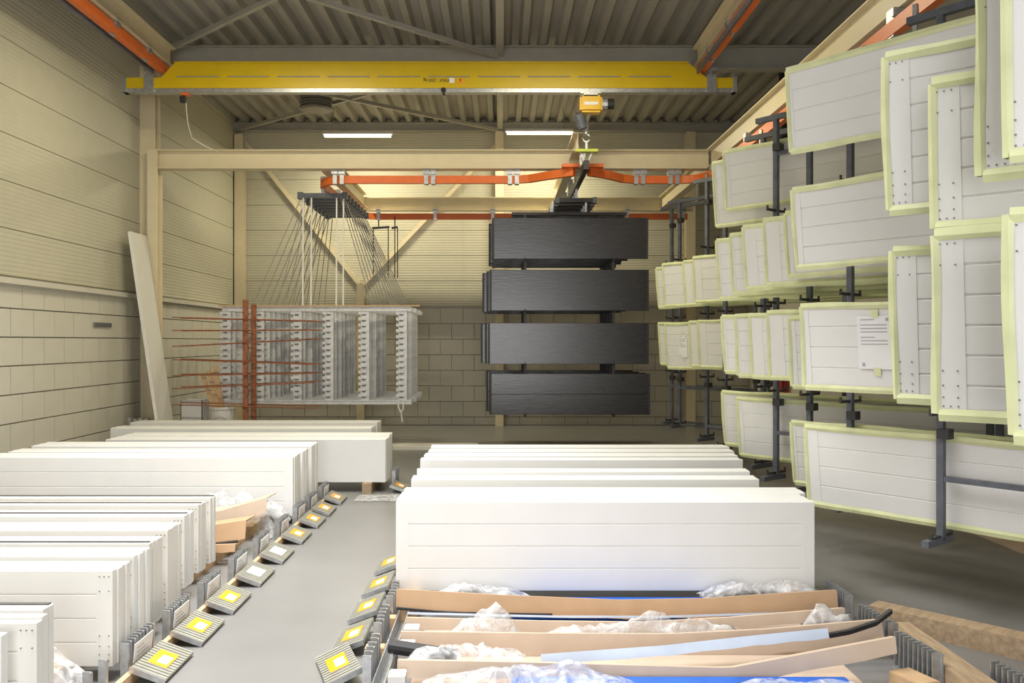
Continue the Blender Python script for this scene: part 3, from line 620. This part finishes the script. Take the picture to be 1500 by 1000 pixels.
# paper sheets
def sheet(par_panel, x0, x1, z0, z1, label):
    e = Vector((0, 0, 0)); mw = Matrix.Translation(par_panel.location) @ par_panel.rotation_euler.to_matrix().to_4x4()
    t = thing('paper_sheet', label, 'paper', mw @ Vector((x0, -.0255, z0)), par_panel.rotation_euler)
    W, Hh = x1 - x0, z1 - z0
    MB().box(0, W, -.002, 0, 0, Hh).obj('sheet', 'paper', t)
    lines = MB(); i = 0; zz = Hh * .94
    while zz > Hh * .42:
        lines.box(W * .1, W * (.5 if i % 4 == 0 else .85), -.003, -.0018, zz - .006, zz); zz -= Hh * .065 if i % 3 else Hh * .1; i += 1
    lines.box(W * .1, W * .18, -.003, -.0018, Hh * .05, Hh * .12); lines.box(W * .82, W * .9, -.003, -.0018, Hh * .9, Hh * .96)
    lines.obj('print_lines', 'print', t)['kind'] = 'stuff'
    for z in (Hh - .01, -.04): MB().box(W * .42, W * .62, -.004, -.0028, z, z + .05).obj('tape_tab', 'tape', t)
sheet(withpaper, .385, .61, -.40, -.07, 'white printed sheet taped on a grooved rack panel')
sheet(far_paper, .20, .33, -.42, -.14, 'small white sheet stuck on a far rack panel')

# rack frames: two uprights, cross bars, pegs, hanger on the rail
pegm = MB().box(-.012, .012, -.13, .13, -.010, .010).tube((-.0, -.13, -.01), (0, -.13, .035), .009, 6).tube((0, .13, -.01), (0, .13, .035), .009, 6).mesh('peg', 'rackblack')
knobm = MB().box(-.035, .035, -.05, .02, -.03, .03).mesh('clamp_knob', 'rackblack')
upm = {}
def rack(x, y, d, label, zs, z0=.46, z1=3.62, half=.72, feet=True, bars=(.62,), m='racksteel', group='hanging conveyor racks', ztop=ZC - .055, knobs=True, xoff=0):
    t = thing('conveyor_rack', label, 'rack', (x, y, 0), (0, 0, math.atan2(d.y, d.x)), group)
    key = (round(z0, 3), round(z1, 3), m)
    if key not in upm: upm[key] = MB().box(-.02, .02, -.02, .02, z0, z1).mesh('upright', m)
    for sx in (-half, half):
        link('upright', upm[key], t, (sx + xoff, 0, 0))
        for z in zs: link('peg', pegm, t, (sx + xoff, 0, z))
        if knobs:
            for z in (zs[0] + .62, zs[-1] + .55): link('clamp_knob', knobm, t, (sx + xoff + .03, 0, z))
        if feet: MB().bar((sx + xoff, -.20, z0 + .0), (sx + xoff, .12, z0 + .0), .04).obj('foot', m, t)
    for z in bars: MB().box(-half + xoff, half + xoff, -.016, .016, z - .016, z + .016).obj('cross_bar', m, t)
    MB().box(-half + xoff - .2, half + xoff + .2, -.022, .022, z1 - .02, z1 + .025).obj('top_bar', m, t)
    for sx in (-.25, .25):
        MB().bar((sx, 0, z1), (sx, 0, ztop), .03).obj('hanger', 'galv', t)
    return t
ZT = (.50, 1.22, 1.99, 2.80)
rr = 0
for (x, y, lab) in ((2.97, 12.0, 'empty conveyor rack by the cream corner column'), (2.97, 11.45, 'empty conveyor rack between the corner column and the taped panels')):
    rack(x, y, DR, lab, ZT, m='racksteel', bars=(.48, 1.0, 2.6))
for i, y in enumerate((9.86, 9.02)): rack(2.97, y, DR, 'conveyor rack holding the taped panels next to the black ones, %s' % ('farther', 'nearer')[i], ZT)
rack(2.97, 7.63, DR, 'conveyor rack behind all the middle taped panels', ZT)
rack(2.97, 6.814, DR, 'conveyor rack whose foot stands before the long lowest middle panel', ZT, half=.88, bars=(.85, 3.3))
rack(2.97, 6.40, DR, 'conveyor rack inside the tight group of middle taped panels', ZT)
rack(2.97, 5.59, DR, 'conveyor rack between the middle panels and the large grooved ones', ZT)
rack(2.97, 4.70, DR, 'conveyor rack with a splayed foot in front of the lowest grooved panel', (.48,) + ZT[1:], half=.73, xoff=.2, bars=(.83, 3.3))
for i, y in enumerate((2.57, 1.95, 1.47, 1.166)): rack(2.97, y, DN, 'conveyor rack among the screwed panels, %s from the grooved ones' % ords[i], (1.30, 2.06 if i == 2 else 2.0), z0=1.26, half=.85, feet=False, bars=(), knobs=False)

# ------------------------------------------------------------------ black panels
G4 = 'black panels hanging on the far racks'
for i in range(6):
    y = 12.78 + i * .31; dx = (0, .03, -.02, .015, -.03, .02)[i]
    rack(1.03 , y, Vector((1, 0, 0)), 'soot black rack carrying black panels, %s counted from the far wall' % ords[5 - i], (.546, 1.301, 2.096, 2.862), z0=.53, z1=3.56, half=.66, m='rackblack', feet=False, bars=(), group='black panel racks', ztop=3.75, knobs=False)
    for k, (zt, x0, x1) in enumerate(((1.17, -.16, 2.23), (1.925, -.185, 2.21), (2.72, -.16, 2.21), (3.49, -.12, 2.20))):
        L = x1 - x0
        off = (0 if i == 0 else -.06 - .02 * (i % 3)) if k in (1, 2) else (0 if i == 0 else -.04)
        z0 = zt - .61
        panel((x0 + dx + off, y - .045, z0), (R(1.5 if k == 3 else 0), 0, R(0)), L - (.25 if i and k else 0), .61, 2 if k == 0 else 1, 'black', 'black wood-grained panel hanging on the %s tier before the far wall%s' % (tier(k + 1), '' if i == 0 else ', %s in depth' % ords[i]), G4, side=1, cap=.03, capm='rackblack', name='black_panel')
    hb_ = thing('hanger_bar', 'dark steel hanger beam above the black panels', 'bar', (1.14, y, 3.76), (0, 0, 0), 'hanger beams over the black panels')
    MB().box(-.29, .27, -.04, .04, -.03, .03).obj('beam_body', 'rackblack', hb_)
    for sx in (-.3, .26): MB().box(sx - .02, sx + .04, -.05, .05, -.045, .045).obj('end_stop', 'racksteel', hb_)
    MB().bar((0, 0, .03), (0, 0, .18), .035).obj('trolley_stem', 'galv', hb_)

# ------------------------------------------------------------------ grey frames on wires
XF0, XF1, ZF0, ZF1 = -4.16, -1.33, .71, 2.17
pw = .125
postm = MB().box(0, pw, -.02, .02, .06, ZF1 - ZF0 - .06)
for i in range(15):
    z = .11 + i * .088
    postm.box(-.035, 0, -.03, .03, z, z + .045); postm.box(.02, .09, -.032, -.018, z + .01, z + .035)
postm = postm.mesh('post', 'alu')
railm = MB().box(0, XF1 - XF0, -.025, .025, 0, .06).box(0, XF1 - XF0, -.035, .035, .05, .065).mesh('frame_rail', 'alu')
PX = [(x - 328) / 98 for x in (328, 378, 433, 479, 531, 586)]
notchm = MB()
for q in PX:
    for i in range(15): notchm.box(q + .015, q + .075, -.036, -.030, .10 + i * .088, .112 + i * .088)
notchm = notchm.mesh('notch_marks', 'gasket')
for i in range(8):
    y = 12.78 + i * .29
    t = thing('notched_grille', 'pale grey notched metal frame hung on wires%s' % (' foremost of the bundle' if i == 0 else ', %s counted from the straps' % ords[i]), 'frame', (XF0 + random.uniform(-.03, .03) * (i > 0), y, ZF0), (0, 0, 0), 'notched frames hung on wires')
    link('frame_rail', railm, t, (0, 0, 0)); link('frame_rail', railm, t, (0, 0, ZF1 - ZF0), (R(180), 0, 0))
    if i < 2: o = link('notch_marks', notchm, t); o['kind'] = 'stuff'
    for q in PX: link('post', postm, t, (q + random.uniform(-.012, .012), 0, 0))
    hb_ = thing('hanger_bar', 'grey hanger beam carrying the wires of the notched frames', 'bar', (-2.66, y, 3.83), (0, 0, 0), 'hanger beams over the notched frames')
    MB().box(-.34, .36, -.04, .04, -.035, .035).obj('beam_body', 'racksteel', hb_)
    for sx in (-.33, .33): MB().box(sx - .04, sx + .04, -.05, .05, -.05, .05).obj('end_stop', 'racksteel', hb_)
    MB().bar((0, 0, .03), (0, 0, .11), .04).obj('trolley_stem', 'galv', hb_)
    for xa, xb in ((-.32, -3.72 + .03 * i), (-.25, -3.35 + .04 * i), (.27, -1.92 + .02 * i), (.32, -1.62 + .01 * i)):
        mb = MB().tube((xa, -.02, -.03), (xb + 2.66, random.uniform(.004, .03), ZF1 - 3.83), .0075, 5)
        mb.obj('wire', 'wire', hb_)
lt = tag(MB().bar((-4.2, 12.742, ZF1 + .009), (-1.2, 12.742, ZF1 + .013), .05, .02).obj('wooden_lath', 'wood'), 'thin orange-brown lath lying on top of the notched frames', 'lath')
for x, lab in ((444, 'first white strap'), (456, 'second white strap'), (493, 'third white strap'), (503, 'fourth white strap')):
    a = P(x, 300, 98); b = P(x, 442, 98)
    t = thing('white_strap', 'white strap hanging to the notched frames, %s counted from the rusty rack' % lab.split()[0], 'strap', b, (0, 0, 0), 'white straps')
    MB().bar((0, -.022, -.055), (.004, -.008, 3.80 - b.z), .022, .008, up=(0, 1, 0)).obj('webbing', 'plasticwhite', t)
    if x in (456, 493): MB().path([(0, -.09, .0), (.02, -.09, -.1), (.03, -.09, -.25), (.0, -.09, -.28)], .02, .02).obj('hook', 'plasticwhite', t)
t = thing('rope_loop', 'white rope loop dangling under the corner of the notched frames', 'rope', P(588, 590, 98))
mb = MB(); pts = [(-.03, -.05, .05), (-.04, -.05, -.05), (-.01, -.05, -.13), (.03, -.05, -.10), (.04, -.05, .04)]
for a, b in zip(pts, pts[1:]): mb.tube(a, b, .012, 6)
mb.tube((.0, -.05, -.12), (.02, -.05, -.28), .012, 6).obj('rope', 'plasticwhite', t)

# ------------------------------------------------------------------ rusty drying rack and things in the corner by the portal column
t = thing('drying_rack', 'rusty steel drying rack with long thin rods before the notched frames', 'rack', (-3.6, 12.25, 0))
for y in (-.2, .2): MB().box(-.035 + .0, .035, y - .02, y + .02, 0, 2.24 - .05 * (y > 0)).obj('post', 'rust', t)
for y in (-.2, .2): MB().box(-.28, .28, y - .025, y + .025, 0, .05).obj('foot', 'rust', t)
MB().box(-.025, .025, -.2, .2, .3, .34).obj('brace', 'rust', t)
for i in range(7):
    z = 1.99 - i * .205
    for j, y in enumerate((-.235, .235)):
        MB().tube((-1.02 - .05 * j, y, z + .02 * (i % 2)), (1.0, y, z - .05 + .08 * (i % 3)), .0085, 6).obj('rod', 'rust', t)
    MB().tube((0, -.25, z - .02), (0, .25, z - .02), .008, 6).obj('rod_support', 'rust', t)
brd = thing('leaning_board', 'tall pale board leaning against the block wall by the cream column', 'board', (-4.60, 11.62, .0), (0, R(-8.2), 0))
MB().box(-.02, .02, 0, .52, 0, 3.18).obj('board_body', 'offwhite', brd); MB().box(-.022, .022, -.004, 0, 0, 3.18).obj('board_edge', 'plasticwhite', brd)
gb = thing('short_board', 'short greenish board standing behind the tall leaning board', 'board', (-4.80, 11.97, 0), (0, R(-5), 0))
MB().box(-.02, .02, 0, .22, 0, 1.28).obj('board_body', 'greenboard', gb); MB().box(-.018, .018, -.006, 0, 0, 1.28).obj('board_edge', 'wood', gb)
bn = thing('waste_bin', 'white round bin holding wood offcuts behind the low panels', 'bin', (-4.1, 12.6, 0))
n = 20; vs = []; prof = [(.15, 0), (.18, .66), (.195, .66), (.195, .69), (.17, .69), (.14, .05)]
for r, z in prof: vs += [(r * math.cos(2 * math.pi * i / n), r * math.sin(2 * math.pi * i / n), z) for i in range(n)]
fs = [(j * n + i, j * n + (i + 1) % n, (j + 1) * n + (i + 1) % n, (j + 1) * n + i) for j in range(5) for i in range(n)] + [tuple(range(n))[::-1], tuple(range(5 * n, 6 * n))]
MB().add(vs, fs).obj('bin_body', 'plasticwhite', bn)
for i, (dx, dy, lz) in enumerate(((-.38, 0, 1.16), (-.31, 0, 1.22), (-.24, 0, 1.28))):
    tag(MB().bar((0, 0, 0), (dx, dy, lz - .06), .055, .03, up=(0, 1, 0)).obj('wood_offcut', 'wood', loc=(-4.0, 12.55 + .05 * i, .06)), 'pale wood offcut sticking up out of the white bin', 'wood', 'wood offcuts in the bin')
bx = thing('cardboard_box', 'pale open box standing between the leaning board and the bin', 'box', (-4.58, 12.80, 0))
for a in ((-.16, .16, -.15, -.14), (-.16, .16, .14, .15), (-.16, -.15, -.15, .15), (.15, .16, -.15, .15)): MB().box(a[0], a[1], a[2], a[3], 0, .78).obj('side_panel', 'paper', bx)
MB().box(-.16, .16, -.15, .15, 0, .01).obj('bottom_panel', 'paper', bx)
gc = thing('steel_offcut', 'short bundle of grey profile offcuts by the wall column', 'offcut', (-4.98, 11.75, 0))
for i in range(4): MB().box(-.14 + i * .075, -.085 + i * .075, -.04, .04, 0, .60 - .01 * (i % 2)).obj('profile', 'galv', gc)
vt = thing('wall_vent', 'small dark grey vent strip on the block wall', 'vent', (XL + .034, 11.15, 1.84))
MB().box(-.002, .02, -.24, .24, 0, .055).obj('frame', 'fan', vt)
for i in range(3): MB().box(.02, .024, -.23, .23, .008 + i * .016, .017 + i * .016).obj('slat', 'racksteel', vt)
fp = tag(MB().box(-1.74, -.35, 13.0, 13.45, 0, .05).box(-1.72, -.37, 13.02, 13.43, .05, .055).obj('flat_panel', 'offwhite'), 'white panel lying flat on the floor before the far wall', 'panel')
fx = thing('fire_extinguisher', 'red fire extinguisher on the wall behind the taped racks', 'extinguisher', (4.79, 14.5, .62))
MB().tube((0, 0, 0), (0, 0, .42), .085, 16).tube((0, 0, .42), (0, 0, .5), .085, 16, .03).obj('cylinder', 'red', fx)
MB().box(-.02, .02, -.05, .05, .5, .56).obj('valve', 'rubber', fx); MB().path([(0, -.05, .53), (-.02, -.12, .45), (-.02, -.11, .2)], .025, .025).obj('hose', 'rubber', fx)
fbd = thing('floor_board', 'long tan board lying on the floor behind the near racks', 'board', (4.06, 4.0, 0))
MB().box(0, .75, 0, 6.0, 0, .03).obj('board_body', 'cardpale', fbd)
